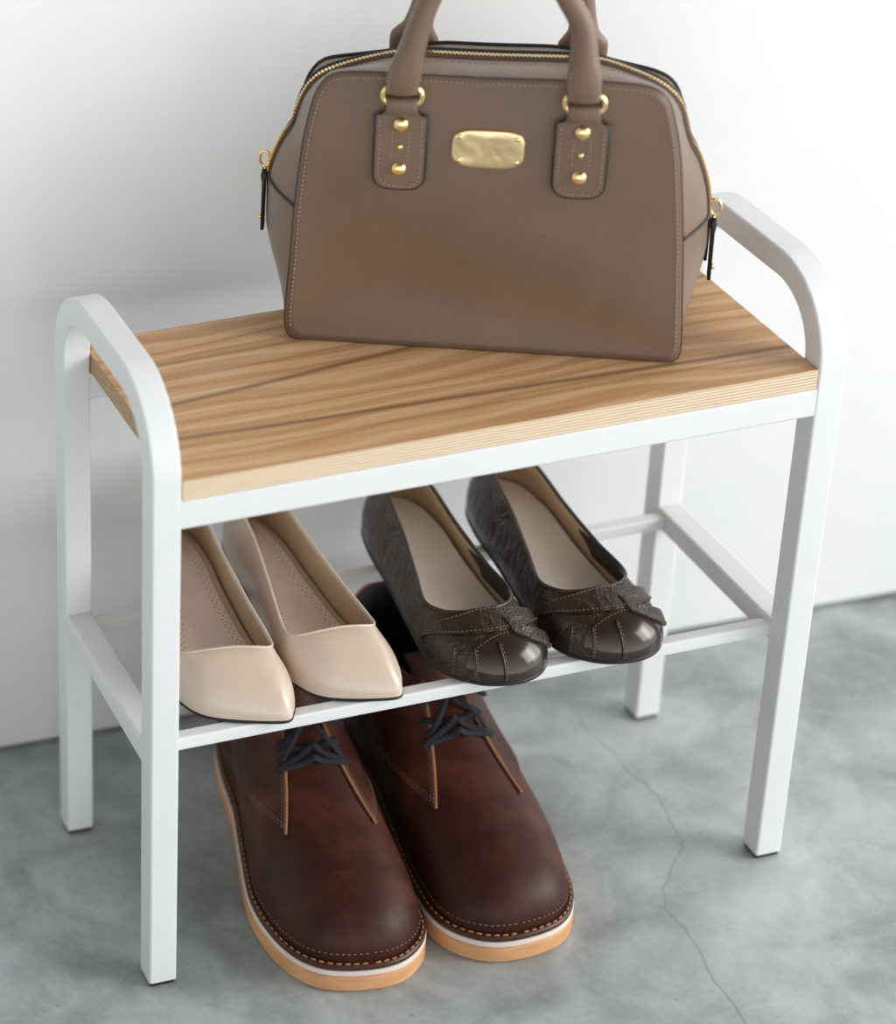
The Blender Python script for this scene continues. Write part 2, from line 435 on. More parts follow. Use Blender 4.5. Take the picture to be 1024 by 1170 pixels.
def resample(pts, n):
    P = [Vector(p) for p in pts]; Dd = [0]
    for a, b in zip(P, P[1:]): Dd.append(Dd[-1] + (b - a).length)
    out = []; j = 0
    for i in range(n):
        s = Dd[-1] * i / (n - 1)
        while j < len(Dd) - 2 and Dd[j + 1] < s: j += 1
        out.append(P[j].lerp(P[j + 1], (s - Dd[j]) / (Dd[j + 1] - Dd[j])))
    return out
ol = resample(catmull([(a, b) for a, b in raw], 400), 121)
NS = len(ol)
def onorm(i):
    a = ol[max(0, i - 1)]; b = ol[min(NS - 1, i + 1)]; d = (b - a).normalized(); return Vector((-d.y, d.x))
def smooth01(t): t = max(0, min(1, t)); return t * t * (3 - 2 * t)
def gus(i, w_):
    """gusset surface: i along outline (float), w_ from the front edge (0) to the rear edge (1)"""
    i0 = int(min(i, NS - 1)); i1 = min(NS - 1, i0 + 1); fr = i - i0
    p = ol[i0].lerp(ol[i1], fr); nn = onorm(i0).lerp(onorm(i1), fr).normalized()
    z = p.y; dep = DB + (DT - DB) * smooth01((z - .03) / .17)
    side = abs(p.x - .1315) > .09
    bl = .003 + .0195 * smooth01(z / .07) * (1 - smooth01((z - .098) / .085))
    if p.x > .1315: bl *= .82
    if z > .19: bl = .0030
    s4 = 1 - abs(2 * w_ - 1) ** 1.7
    dd = abs(p.x - .1315); cf = smooth01((dd - .060) / .066)
    hi = smooth01((z - .13) / .06)
    wz = smooth01(w_ / .5) if w_ < .5 else 1.0
    rear = smooth01((w_ - .5) / .5)
    sag = hi * ((.005 + .021 * cf) * wz * (1 - rear) + rear * (.010 + .014 * smooth01((dd - .03) / .08)))
    q = p + nn * bl * s4
    q.y -= sag
    cf2 = smooth01((dd - .070) / .035) * smooth01((z - .140) / .045)
    q.x += (.0105 if p.x < .1315 else .0085) * (-1 if p.x < .1315 else 1) * cf2 * smooth01(w_ / .55)
    zz = q.y
    v = w_ * dep + .0025
    return L(q.x, v, zz)
def gnorm(i, w_):
    a = gus(min(NS - 1.001, i + .6), w_) - gus(max(0, i - .6), w_); b = gus(i, min(1, w_ + .02)) - gus(i, max(0, w_ - .02))
    n_ = a.cross(b).normalized(); c = gus(i, w_) - L(.1315, .05, .1)
    return n_ if n_.dot(c) > 0 else -n_
NW = 18; v = []; f = []
for i in range(NS):
    for j in range(NW + 1): v.append(gus(i, j / NW))
for i in range(NS - 1):
    for j in range(NW): a = i * (NW + 1) + j; f.append((a, a + 1, a + NW + 2, a + NW + 1))
# bottom
for j in range(NW): f.append((j, j + 1, (NS - 1) * (NW + 1) + j + 1, (NS - 1) * (NW + 1) + j))
mesh_obj('gusset', v, f, 'taupe', bag)
def cage(side, bulge, inset):
    """front (side 0) or rear (side 1) panel: rings shrinking towards its centre"""
    ring = [gus(i, side) for i in range(NS)]; bot = []
    a, b = ring[-1], ring[0]
    for k in range(1, 50): bot.append(a.lerp(b, k / 50))
    ring += bot; c = L(.1305, ring[0].y + .059, .098); c.y = ring[0].y; N = len(ring); v = []; f = []
    sg = -1 if side == 0 else 1; K = 22
    for k in range(K + 1):
        s = 1 - k / K
        for p in ring:
            q = c + (p - c) * s; e = (1 - s ** 3)
            q.y += sg * (inset + bulge * e)
            if side == 0:
                uu = q.x + .1315; dg = q.z - (.118 - .36 * uu); q.y += .0110 * (1 - smooth01((dg + .070) / .11)) * (1 - s ** 3)
            v.append(q)
    for k in range(K):
        for i in range(N): j = (i + 1) % N; f.append((k * N + i, k * N + j, (k + 1) * N + j, (k + 1) * N + i))
    # thickness back to the gusset
    base = len(v)
    for p in ring: v.append(p.copy())
    for i in range(N): j = (i + 1) % N; f.append((base + i, base + j, j, i))
    return v, f
v, f = cage(0, .0035, .0018); mesh_obj('front_panel', v, f, 'taupe', bag)
v, f = cage(1, .003, .0012); mesh_obj('rear_panel', v, f, 'taupe', bag)
# black painted edges round both panels
def eline(side, off): 
    r = []
    for i in range(0, NS, 1):
        p = gus(i, side); n2 = onorm(i); p = p + Vector((n2.x, 0, n2.y)) * off; p.y += (-.0012 if side == 0 else .001); r.append(p)
    return r
pe = tube('panel_edging', eline(0, .0003), .0006, 'edge_brown', bag, n=8)
tube('panel_edging', eline(1, .0008), .0013, 'edge_paint', bag, n=8)
mb = MB()
path = []
for i in range(2, NS - 2):
    p = gus(i, 0); n2 = onorm(i); path.append(p - Vector((n2.x, 0, n2.y)) * .0036 + Vector((0, -.0027, 0)))
stitches(mb, path, .0034, .0022, .0005)
mb.build('stitching', 'thread_taupe', bag)
mb = MB(); path = [gus(i, .33) + gnorm(i, .33) * .0003 for i in range(40, 84)]
stitches(mb, path, .0036, .0022, .00038); mb.build('stitching', 'thread_taupe', bag)
# zipper round the gusset
def zi(z, left):
    r = range(NS) if left else range(NS - 1, -1, -1)
    for i in r:
        if ol[i].y >= z: return i
ZL, ZRr = zi(.099, True), zi(.084, False)
v = []; f = []; ws = [.425, .43, .5, .57, .575]; hs = [.0002, .0012, .0010, .0012, .0002]
idx = list(range(ZL, ZRr + 1))
for i in idx:
    for w_, h_ in zip(ws, hs): v.append(gus(i, w_) + gnorm(i, w_) * h_)
for a in range(len(idx) - 1):
    for j in range(4): q = a * 5 + j; f.append((q, q + 1, q + 6, q + 5))
zp = mesh_obj('zipper', v, f, 'tape', bag)
mb = MB()
i = float(ZL)
tot = 0
zpts = [gus(i, .5) + gnorm(i, .5) * .0016 for i in idx]
zpts = [Vector(p) for p in resample(zpts, 330)] if len(zpts[0]) == 3 else zpts
zn = []
for k, p in enumerate(zpts):
    fi = ZL + (ZRr - ZL) * k / (len(zpts) - 1); t_ = (zpts[min(k + 1, len(zpts) - 1)] - zpts[max(0, k - 1)]).normalized()
    nn = gnorm(fi, .5); bb = t_.cross(nn).normalized(); s_ = 1 if k % 2 else -1
    sc = [(q + bb * s_ * .0007) for q in (p - t_ * .00042, p + t_ * .00042)]
    V8 = []
    for e in (-1, 1):
        for g in (-1, 1):
            for h_ in (-1, 1): V8.append(p + bb * s_ * .0008 + t_ * e * .00040 + bb * g * .0019 + nn * h_ * .0006)
    mb.add(V8, [(0, 1, 3, 2), (4, 6, 7, 5), (0, 4, 5, 1), (2, 3, 7, 6), (0, 2, 6, 4), (1, 5, 7, 3)])
o = mb.build('zipper_teeth', 'gold', zp, smooth=False)
# dark rear lip of the zip
tube('zip_edging', [gus(i, .66) + gnorm(i, .66) * .0006 for i in range(ZL + 4, ZRr - 3)], .0016, 'edge_paint', bag, n=8)
# piping of the lower side patches
for left in (True, False):
    pts = []
    ia, ib = (zi(.0985, True), zi(.0985, True)) if left else (zi(.0915, False), zi(.0860, False))
    for k in range(25):
        w_ = .5 * k / 24 if k else 0; ii = ia + (ib - ia) * (k / 24) ** 1.5; pts.append(gus(ii, .5 * k / 24) + gnorm(ii, max(.02, .5 * k / 24)) * .0006)
    for k in range(24, -1, -1):
        ii = ia + (ib - ia) * (k / 24) ** 1.5; pts.append(gus(ii, 1 - .5 * k / 24) + gnorm(ii, min(.98, 1 - .5 * k / 24)) * .0006)
    tube('side_piping', pts, .0011, 'edge_paint', bag, n=8)
# zip pulls
for left in (True, False):
    sg = -1 if left else 1
    ii = zi(.104 if left else .083, left); b = gus(ii, .5) + gnorm(ii, .5) * .0035
    mb = MB(); P = []
    for k in range(16):
        a = 2 * math.pi * k / 16; P.append(b + Vector((sg * .001 + .0036 * math.cos(a), 0, .004 + .0058 * math.sin(a))))
    sweep(mb, P, circ(.0012, 8), closed=True)
    sweep(mb, [b + Vector((sg * .0, 0, -.001)), b + Vector((sg * .0014, 0, -.008)), b + Vector((sg * .0012, 0, -.012))], circ(.0012, 8))
    zpull = mb.build('zip_slider', 'gold', bag)
    mb = MB(); q = b + Vector((sg * .0008, -.0005, -.008))
    sweep(mb, [q + Vector((0, 0, .0045)), q, q + Vector((0, 0, -.006)), q + Vector((sg * .0006, 0, -.042))], rrect(.0024, .0085, .001, 2), hint=(1, 0, 0), scales=[(1.3, .5), (2.0, .9), (1.2, .8), (1, 1)])
    sweep(mb, [q + Vector((-sg * .0030, .001, .003)), q + Vector((-sg * .0030, .001, -.006)), q + Vector((-sg * .003, .001, -.028))], rrect(.0022, .007, .001, 2), hint=(1, 0, 0))
    lt = mb.build('zip_pull', 'black_leather', zpull)
    mb = MB(); sphere(mb, q + Vector((sg * .0022, 0, -.033)), .0018, .0022, .0022); mb.build('zip_pull_stud', 'gold', lt)

# handles, rings, tabs
def handle(front):
    yb = 0.0 if front else DT
    sg = -1 if front else 1
    pu = [.0725, .0728, .0735, .0750, .0775, .0815, .0865, .0950, .1080, .1290]
    if front: pu = [.0700, .0700, .0705, .0722, .0752, .0800, .0862, .0955, .1085, .1275]
    pz = [.1955, .1990, .2050, .2130, .2260, .2450, .2620, .2790, .2920, .2980]
    dv = [-.0085, -.0090, -.0090, -.0080, -.0060, -.0030, .0000, .0030, .0050, .0060]
    wa = [.0106, .0109, .0112, .0109, .0090, .0078, .0074, .0074, .0074, .0074]   # half width
    wb = [.0042, .0048, .0056, .0064, .0072, .0074, .0074, .0074, .0074, .0074]   # half depth
    ctr = .1275
    rt = [.1862, .1862, .1860, .1856, .1846, .1822]
    rows = [(u, d, z, a, b) for u, d, z, a, b in zip(pu, dv, pz, wa, wb)]
    mir = []
    for k, (u, d, z, a, b) in enumerate(rows[:-1]):
        uu = (rt[k] + .0010) if k < 6 else 2 * ctr - u + (.0045, .0025, .0005, 0)[k - 6]
        mir.append((uu, d, z, a, b))
    rows = rows + mir[::-1]
    R = catmull(rows, 90)
    if not front: R = [(u, -d * .9 , z - .010, a * (1 + .50 * smooth01((.218 - z) / .012)), b) for u, d, z, a, b in R]
    mb = MB(); sweep(mb, [L(u, yb + d, z) for u, d, z, a, b in R], circ(1, 20), hint=(0, 1, 0), scales=[(b, a) for u, d, z, a, b in R])
    h = mb.build('handle', 'taupe', bag)
    # seam stitches on both flared ends
    for rng in (range(0, 18), range(72, 90)):
        for e in (-1, 1):
            mb = MB(); P = []
            for k in rng:
                u, d, z, a, b = R[k]; P.append(L(u + e * a * .80, yb + d + sg * b * .62, z))
            stitches(mb, P, .0036, .0020, .0004)
            mb.build('handle_stitching', 'thread_taupe', h)
    for ui, tilt in ((.0706, 0), (.1885, 1)):
        # flat leather tab on the panel, neck on top
        zt_, zb_, hw = .1770, .1245, .0166
        yy = yb + sg * .0050
        out = []
        prof = [(-.0108, .1905), (-.0108, .1815), (-.0125, .1788), (-hw, .1775), (-hw, .160), (-hw, .134), (-hw + .0006, .1310), (-hw + .0022, .1282), (-hw + .0048, .1260), (-.0085, .1247), (0, .1243), (.0085, .1247), (hw - .0048, .1260), (hw - .0022, .1282), (hw - .0006, .1310), (hw, .134), (hw, .160), (hw, .1775), (.0125, .1788), (.0108, .1815), (.0108, .1905)]
        v = []; f = []; n_ = len(prof)
        for yo in (0, sg * .0024):
            for a, z in prof: v.append(L(ui + a, yy + yo, z))
        f.append(tuple(range(n_))); f.append(tuple(range(2 * n_ - 1, n_ - 1, -1)))
        fm = [0, 0]
        for k in range(n_): f.append((k, (k + 1) % n_, n_ + (k + 1) % n_, n_ + k)); fm.append(1)
        tb = mesh_obj('handle_tab', v, f, ['taupe', 'edge_paint'], bag, smooth=False, fmats=fm)
        if not front: tb.location = (0, 0, -.012)
        mb = MB()
        P = [L(ui + a * .83, yy + sg * .0026, z if z < .17 else z - .0015) for a, z in catmull([prof[k] for k in range(3, len(prof) - 3)], 80)]
        P = [Vector((p.x, p.y, p.z + (.0022 if p.z < .150 else 0))) for p in P]
        stitches(mb, P, .0034, .0021, .0004)
        for e in (-1, 1): stitches(mb, [L(ui + e * .0054, yy + sg * .0026, .168), L(ui + e * .0054, yy + sg * .0026, .145)], .0034, .0021, .0004)
        mb.build('tab_stitching', 'thread_taupe', tb)
        tube('tab_edge', [L(ui + a, yy + sg * .0012, z) for a, z in prof[2:-2]], .0013, 'edge_paint', tb, n=8)
        for zc, r in ((.1722, .0054), (.1556, .0019), (.1395, .0054)):
            mb = MB(); sphere(mb, L(ui, yy + sg * .0028, zc), r, r * .72, r, 16, 9); mb.build('stud', 'gold', tb)
        # ring through neck and handle end
        mb = MB(); P = []
        for k in range(28):
            a = 2 * math.pi * k / 28; ca, sa = math.cos(a), math.sin(a)
            P.append(L(ui + .0128 * (abs(ca) ** .8) * (1 if ca > 0 else -1), yy + sg * .0016, .1925 + .0078 * (abs(sa) ** .9) * (1 if sa > 0 else -1)))
        sweep(mb, P, circ(.0021, 10), closed=True); mb.build('ring', 'gold', tb)
        # the strap loop joining neck and handle end around the ring
        mb = MB(); sweep(mb, [L(ui, yy + sg * .0018, .1795), L(ui, yy + sg * .0026, .1835), L(ui, yy + sg * .0026, .1885), L(ui, yy + sg * .0012, .1900)], rrect(.0058, .0210, .0018, 2), hint=(0, 1, 0)); mb.build('loop', 'taupe', tb)
handle(True); handle(False)
# name plate, hammered gold, four rivets
prof = []
for k in range(48):
    a = 2 * math.pi * k / 48; ca, sa = math.cos(a), math.sin(a); e = .42
    prof.append((.0240 * abs(ca) ** e * (1 if ca > 0 else -1) * (1 - .04 * sa * sa), .0140 * abs(sa) ** e * (1 if sa > 0 else -1) * (1 - .16 * ca * ca)))
v = []; f = []; K = 8; N = len(prof)
yp = -.0033
def pl(a, b, y): return L(.1283 + a, y, .1551 + b)
for a, b in prof: v.append(pl(a, b, yp + .0022))
for k in range(K + 1):
    s = [1, .975, .94, .85, .7, .5, .3, .12, 0.001][k]; hh = [.0010, .0019, .0022, .0024, .0025, .0026, .0026, .0026, .0026][k]
    for a, b in prof: v.append(pl(a * s, b * s, yp - hh + .0010))
for k in range(K + 1):
    for i in range(N): j = (i + 1) % N; f.append((k * N + i, k * N + j, (k + 1) * N + j, (k + 1) * N + i))
plate = mesh_obj('name_plate', v, f, 'hammered', bag)
for a, b in ((-.0188, .0085), (.0188, .0085), (-.0188, -.0085), (.0188, -.0085)):
    mb = MB(); sphere(mb, pl(a, b, yp - .0012), .0019, .0011, .0019); mb.build('rivet', 'gold', plate)

# ---------------------------------------------------------------- shoes
class Shoe:
    """closed control rows (sx, sy, tx, ty, tz, rise, out, flat, drop); P(a,k) is the upper surface"""
    def __init__(s, rows, z0, n=120):
        s.R = catmull(rows, n, True); s.n = n; s.z0 = z0; s.m = len(rows)
        cx = sum(r[0] for r in s.R) / n; cy = sum(r[1] for r in s.R) / n; s.N = []
        for i in range(n):
            a, b = s.R[i - 1], s.R[(i + 1) % n]; d = Vector((b[0] - a[0], b[1] - a[1])).normalized(); nn = Vector((d.y, -d.x))
            if nn.dot(Vector((s.R[i][0] - cx, s.R[i][1] - cy))) < 0: nn = -nn
            s.N.append(nn)
    def row(s, a):
        u = (a / s.m * s.n) % s.n; i = int(u); t = u - i; j = (i + 1) % s.n
        return [p + (q - p) * t for p, q in zip(s.R[i], s.R[j])], s.N[i].lerp(s.N[j], t)
    def P(s, a, k, off=0):
        r, nn = s.row(a); sx, sy, tx, ty, tz, hu, bo, fl, dr = r
        p0 = Vector((sx, sy, s.z0)); p1 = Vector((sx + nn.x * bo, sy + nn.y * bo, s.z0 + hu)); p3 = Vector((tx, ty, tz))
        d = Vector((sx - tx, sy - ty)); d = d.normalized() if d.length > 1e-6 else nn
        p2 = p3 + Vector((d.x * fl, d.y * fl, -dr)); t = k
        q = p0 * (1 - t) ** 3 + p1 * 3 * t * (1 - t) ** 2 + p2 * 3 * t * t * (1 - t) + p3 * t ** 3
        return q + s.nrm(a, k) * off if off else q
    def nrm(s, a, k):
        k0, k1 = max(0, k - .02), min(1, k + .02); A = s.P(a + .05, k) - s.P(a - .05, k); B = s.P(a, k1) - s.P(a, k0)
        n_ = A.cross(B).normalized(); c = s.P(a, k) - Vector((0, sum(r[1] for r in s.R) / s.n * 1.0, s.z0 + .01))
        r, nn = s.row(a); ref = Vector((nn.x, nn.y, .6))
        return n_ if n_.dot(ref) > 0 else -n_
    def grid(s, A, K, off): return [s.P(a, k, off) for a in A for k in K]
    def upper(s, name, mats, parent, th=.0016, nk=18):
        """outer skin, rolled rim, inner lining"""
        A = [s.m * i / s.n for i in range(s.n)]; v = []; f = []; fm = []; c = nk * 2 + 2
        for a in A:
            for k in range(nk + 1): v.append(s.P(a, k / nk))
            for k in range(nk, -1, -1): v.append(s.P(a, k / nk, -th))
        for i in range(s.n):
            j = (i + 1) % s.n
            for k in range(c - 1): f.append((i * c + k, j * c + k, j * c + k + 1, i * c + k + 1)); fm.append(0 if k <= nk else 1)
        return mesh_obj(name, v, f, mats, parent, fmats=fm)
    def patch(s, name, mat, parent, fn, na, nk, th=.0012, base=.0002, edge=None):
        """raised leather piece: fn(u,w)->(a,k)"""
        v = []; f = []; fm = []
        for lay in (base, th):
            for i in range(na + 1):
                for j in range(nk + 1):
                    a, k = fn(i / na, j / nk); v.append(s.P(a, k, lay))
        o_ = (na + 1) * (nk + 1); g = lambda i, j: i * (nk + 1) + j
        for i in range(na):
            for j in range(nk):
                f.append((o_ + g(i, j), o_ + g(i + 1, j), o_ + g(i + 1, j + 1), o_ + g(i, j + 1))); fm.append(0)
                f.append((g(i, j), g(i, j + 1), g(i + 1, j + 1), g(i + 1, j))); fm.append(0)
        b = [g(i, 0) for i in range(na)] + [g(na, j) for j in range(nk)] + [g(i, nk) for i in range(na, 0, -1)] + [g(0, j) for j in range(nk, 0, -1)]
        for i in range(len(b)): j = (i + 1) % len(b); f.append((b[i], b[j], o_ + b[j], o_ + b[i])); fm.append(1 if edge else 0)
        o = mesh_obj(name, v, f, [mat, edge] if edge else [mat], parent, fmats=fm); return auto_smooth(o, 50)
    def slab(s, name, mat, parent, z0, z1, grow, rnd=.0012, heel=None):
        prof = [(z0, grow - rnd), (z0 + rnd, grow), (z1 - rnd, grow), (z1, grow - rnd)]; v = []; f = []
        for z, g in prof:
            for r, nn in zip(s.R, s.N): v.append((r[0] + nn.x * g, r[1] + nn.y * g, z))
        n = s.n
        for q in range(3):
            for i in range(n): j = (i + 1) % n; f.append((q * n + i, q * n + j, (q + 1) * n + j, (q + 1) * n + i))
        f.append(tuple(range(n - 1, -1, -1))); f.append(tuple(3 * n + i for i in range(n)))
        return auto_smooth(mesh_obj(name, v, f, mat, parent), 40)
    def insole(s, name, mat, parent, z, inset, rise=0.0, dish=.0):
        n = s.n; v = []; f = []; K = 6; L_ = max(r[1] for r in s.R)
        cl = {}
        for k in range(K + 1):
            sc = 1 - k / K
            for r, nn in zip(s.R, s.N):
                x, y = r[0] - nn.x * inset, r[1] - nn.y * inset
                yc = min(max(y, .03), L_ - .03); xc = s.mid(yc)
                xx, yy2 = xc + (x - xc) * sc, yc + (y - yc) * sc
                v.append((xx, yy2, z + rise * smooth01((yy2 - .07) / .12) + dish * sc ** 2))
        for k in range(K):
            for i in range(n): j = (i + 1) % n; f.append((k * n + i, k * n + j, (k + 1) * n + j, (k + 1) * n + i))
        return mesh_obj(name, v, f, mat, parent)
    def mid(s, y):
        xs = [r[0] for r in s.R if abs(r[1] - y) < .008]; return (max(xs) + min(xs)) / 2 if xs else 0
    def line(s, A, k, off, inset=0):
        return [s.P(a, k if not callable(k) else k(a), off) for a in A]

# --- beige pointed flats
def beige_rows(w=1.0):
    R = [  # sx sy   tx ty tz   rise out flat drop
        (.0275, .0005, .004, .042, .0400, .012, .002, .016, .001),
        (.0375, .0090, .018, .0415, .0385, .016, .002, .012, .001),
        (.0410, .0280, .0300, .0450, .0350, .018, .002, .006, .006),
        (.0380, .0560, .0315, .0600, .0340, .016, .002, .001, .010),
        (.0300, .1000, .0260, .1000, .0400, .016, .002, .001, .012),
        (.0240, .1500, .0195, .1500, .0500, .020, .002, .001, .014),
        (.0215, .1950, .0165, .1920, .0560, .022, .002, .001, .014),
        (.0150, .2300, .0110, .2240, .0600, .024, .002, .001, .014),
        (.0000, .2430, .0000, .2350, .0610, .024, .002, .001, .014),
        (-.015, .2300, -.011, .2240, .0600, .024, .002, .001, .014),
        (-.0215, .1950, -.0165, .1920, .0560, .022, .002, .001, .014),
        (-.0240, .1500, -.0195, .1500, .0500, .020, .002, .001, .014),
        (-.0300, .1000, -.0260, .1000, .0400, .016, .002, .001, .012),
        (-.0355, .0620, -.0315, .0630, .0345, .016, .002, .001, .010),
        (-.0320, .0370, -.0290, .0480, .0355, .016, .002, .006, .004),
        (-.0160, .0140, -.0130, .0430, .0390, .015, .002, .012, .001)]
    return R
SHZ = ZROD + .0002
def beige_shoe(loc, rz, label, sc=1.0):
    t = thing('pointed_flat_shoe', label, 'shoe', loc, rz, 'pair of beige shoes on the shelf')
    s = Shoe([(r[0] * sc, r[1], r[2] * sc, *r[3:]) for r in beige_rows()], .0030)
    up = s.upper('upper', ['beige', 'lining_beige'], t, .0014)
    s.slab('sole', 'black_sole', t, 0, .0032, .0006)
    ins = s.insole('insole', 'lining_beige', t, .0062, .003, .012)
    s2 = s.insole('insole_pad', M['insole_pink'], t, .0074, .0085, .012)
    mb = MB(); L_ = .243
    for i in range(0, s.n):
        if i % 1: continue
        r, nn = s.R[i], s.N[i]
        for q, g in ((0, .0105), (1, .0128), (0, .0150)):
            h = (i + .5 * q) / s.n; a = h * s.m; rr, n2 = s.row(a)
            x, y = rr[0] - n2.x * g, rr[1] - n2.y * g
            if y < .04: continue
            z = .0078 + .012 * smooth01((y - .07) / .12); c = Vector((x, y, z)); N6 = 6
            mb.add([c + Vector((.00062 * math.cos(k * 1.047), .00062 * math.sin(k * 1.047), 0)) for k in range(6)], [tuple(range(6))])
    pf = mb.build('perforations', 'hole', s2); pf['kind'] = 'stuff'
    rim = tube('topline_binding', [s.P(s.m * i / 120, 1, 0) + Vector((0, 0, .0002)) for i in range(120)], .0011, 'beige', t, closed=True, n=8)
    return t
M['insole_pink'] = simple('pale_pink_insole_pad', (.86, .74, .66), .28, var=.06, spec=.8)
beige_shoe((.0715, .0180, SHZ), math.radians(-8), 'beige pointed leather shoe on the shelf, beside the left front leg', 1.08)
beige_shoe((.1580, .0165, SHZ), math.radians(-1), 'beige pointed leather shoe on the shelf, next to the dark brown pair')

# --- dark brown round-toe flats with banded toe
def dark_rows():
    return [
        (.012, .0000, .000, .0420, .0390, .018, .001, .016, .001),
        (.031, .0055, .014, .0445, .0375, .020, .002, .012, .001),
        (.043, .0215, .0265, .0520, .0360, .022, .003, .006, .003),
        (.0435, .0480, .0320, .0680, .0350, .018, .003, .001, .008),
        (.0370, .0900, .0270, .1000, .0380, .018, .004, .001, .010),
        (.0310, .1400, .0210, .1450, .0460, .020, .005, .001, .012),
        (.0290, .1900, .0180, .1850, .0530, .022, .005, .001, .014),
        (.0210, .2250, .0125, .2170, .0580, .024, .004, .001, .014),
        (.0000, .2400, .0000, .2300, .0600, .024, .004, .001, .014),
        (-.0210, .2250, -.0125, .2170, .0580, .024, .004, .001, .014),
        (-.0290, .1900, -.0180, .1850, .0530, .022, .005, .001, .014),
        (-.0310, .1400, -.0210, .1450, .0460, .020, .005, .001, .012),
        (-.0350, .0900, -.0270, .1000, .0380, .018, .004, .001, .010),
        (-.0370, .0500, -.0320, .0680, .0350, .018, .003, .001, .008),
        (-.0310, .0240, -.0250, .0510, .0360, .022, .003, .006, .003),
        (-.0120, .0055, -.0130, .0440, .0375, .020, .002, .012, .001)]
def dark_shoe(loc, rz, label):
    t = thing('ballet_flat_shoe', label, 'shoe', loc, rz, 'pair of dark brown shoes on the shelf')
    s = Shoe(dark_rows(), .0035)
    s.upper('upper', ['crinkle', 'lining_tan'], t, .0018)
    s.slab('sole', 'black_sole', t, 0, .0040, .0008)
    s.insole('insole', 'insole_cream', t, .0085, .004, .010)
    # dark lining piece on the inner right wall
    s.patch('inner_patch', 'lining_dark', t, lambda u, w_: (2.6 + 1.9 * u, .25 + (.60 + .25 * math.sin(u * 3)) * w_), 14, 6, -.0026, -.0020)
    # smooth toe cap
    tc = s.patch('toe_cap', 'patent', t, lambda u, w_: (-1.35 + 3.2 * u, .02 + w_ * (.20 + .42 * math.sin(math.pi * min(1, max(0, u * 1.0))) ** .6)), 40, 14, .0011)
    mb = MB(); stitches(mb, [s.P(-1.2 + 2.9 * i / 50, .02 + .93 * (.20 + .42 * math.sin(math.pi * (.05 + .9 * i / 50)) ** .6), .0014) for i in range(51)], .0028, .0017, .00035); mb.build('cap_stitching', 'thread_brown', tc)
    # two crossing bands over the vamp
    def band(a0, a1, k0, k1, w0, nm):
        def fn(u, w_):
            a = a0 + (a1 - a0) * u; kc = k0(u); return (a, max(.015, min(.99, kc + (w_ - .5) * w0(u))))
        b = s.patch(nm, 'crinkle', t, fn, 46, 6, .0026, .0006)
        mb = MB()
        for e in (.10, .90):
            P = [s.P(*fn(i / 60, e), .0029) for i in range(61)]; stitches(mb, P, .0030, .0018, .00035)
        mb.build('band_stitching', 'thread_brown', b)
        return b
    band(-3.0, 2.9, lambda u: .28 + .52 * math.sin(math.pi * u) ** .6, None, lambda u: .12 + .24 * math.sin(math.pi * u), 'vamp_band')
    def fn2(u, w_): 
        a = .5 + 2.2 * u; return (a, max(.015, min(.97, (.66 - .62 * u) + (w_ - .5) * .20)))
    b2 = s.patch('cross_band', 'crinkle', t, fn2, 30, 5, .0036, .0006)
    mb = MB(); stitches(mb, [s.P(*fn2(i / 40, .12), .0040) for i in range(41)], .0030, .0018, .00035); mb.build('band_stitching', 'thread_brown', b2)
    # raised seam ridges left of the toe cap
    for a_, k0, k1 in ((-.35, .03, .50), (-1.15, .03, .42), (-1.75, .03, .38)):
        P = [s.P(a_ + .12 * i / 16, k0 + (k1 - k0) * i / 16, .0018) for i in range(17)]
        tube('seam', P, .0008, 'crinkle', t, n=6)
        mb = MB(); stitches(mb, [p + Vector((.0014, -.0004, .0003)) for p in P], .0028, .0017, .00034); mb.build('seam_stitching', 'thread_brown', t)
    tube('topline_binding', [s.P(s.m * i / 120, 1, 0) for i in range(120)], .0015, 'patent', t, closed=True, n=8)
    return t
dark_shoe((.2620, .0080, SHZ), math.radians(-4), 'dark brown patent round-toe flat on the shelf, beside the beige shoes')
dark_shoe((.3520, .0070, SHZ), math.radians(-3), 'dark brown patent round-toe flat on the shelf, nearest the right end of the bench')

# --- brown chukka boots on the floor
def boot_rows(mir):
    R = [
        (.004, .0060, .000, .1780, .1260, .050, .002, .100, .066),
        (.030, .0130, .012, .1820, .1260, .046, .002, .088, .064),
        (.0490, .0380, .022, .1920, .1270, .040, .002, .050, .058),
        (.0540, .0850, .028, .2050, .1280, .042, .002, .022, .048),
        (.0470, .1400, .033, .2200, .1290, .048, .002, .010, .042),
        (.0390, .1950, .036, .2450, .1310, .050, .002, .003, .040),
        (.0365, .2450, .033, .2700, .1340, .050, .003, .002, .040),
        (.0280, .2860, .020, .2900, .1370, .050, .003, .004, .040),
        (.0000, .3030, .000, .2990, .1380, .050, .004, .006, .040)]
    L_ = [(-x, y, -tx, ty, tz, a, b, c, d) for x, y, tx, ty, tz, a, b, c, d in R[1:-1]][::-1]
    # the outer side runs a little straighter
    R = R + L_
    out = []
    for r in R:
        sx = r[0]; sk = -.006 * math.exp(-((r[1] - .02) / .05) ** 2)      # toe leans to the big-toe side
        out.append((mir * (sx - sk), *((mir * (r[2])),), *r[1:2], *r[3:]))
    return [(a, c, b, *rest) for a, b, c, *rest in out]
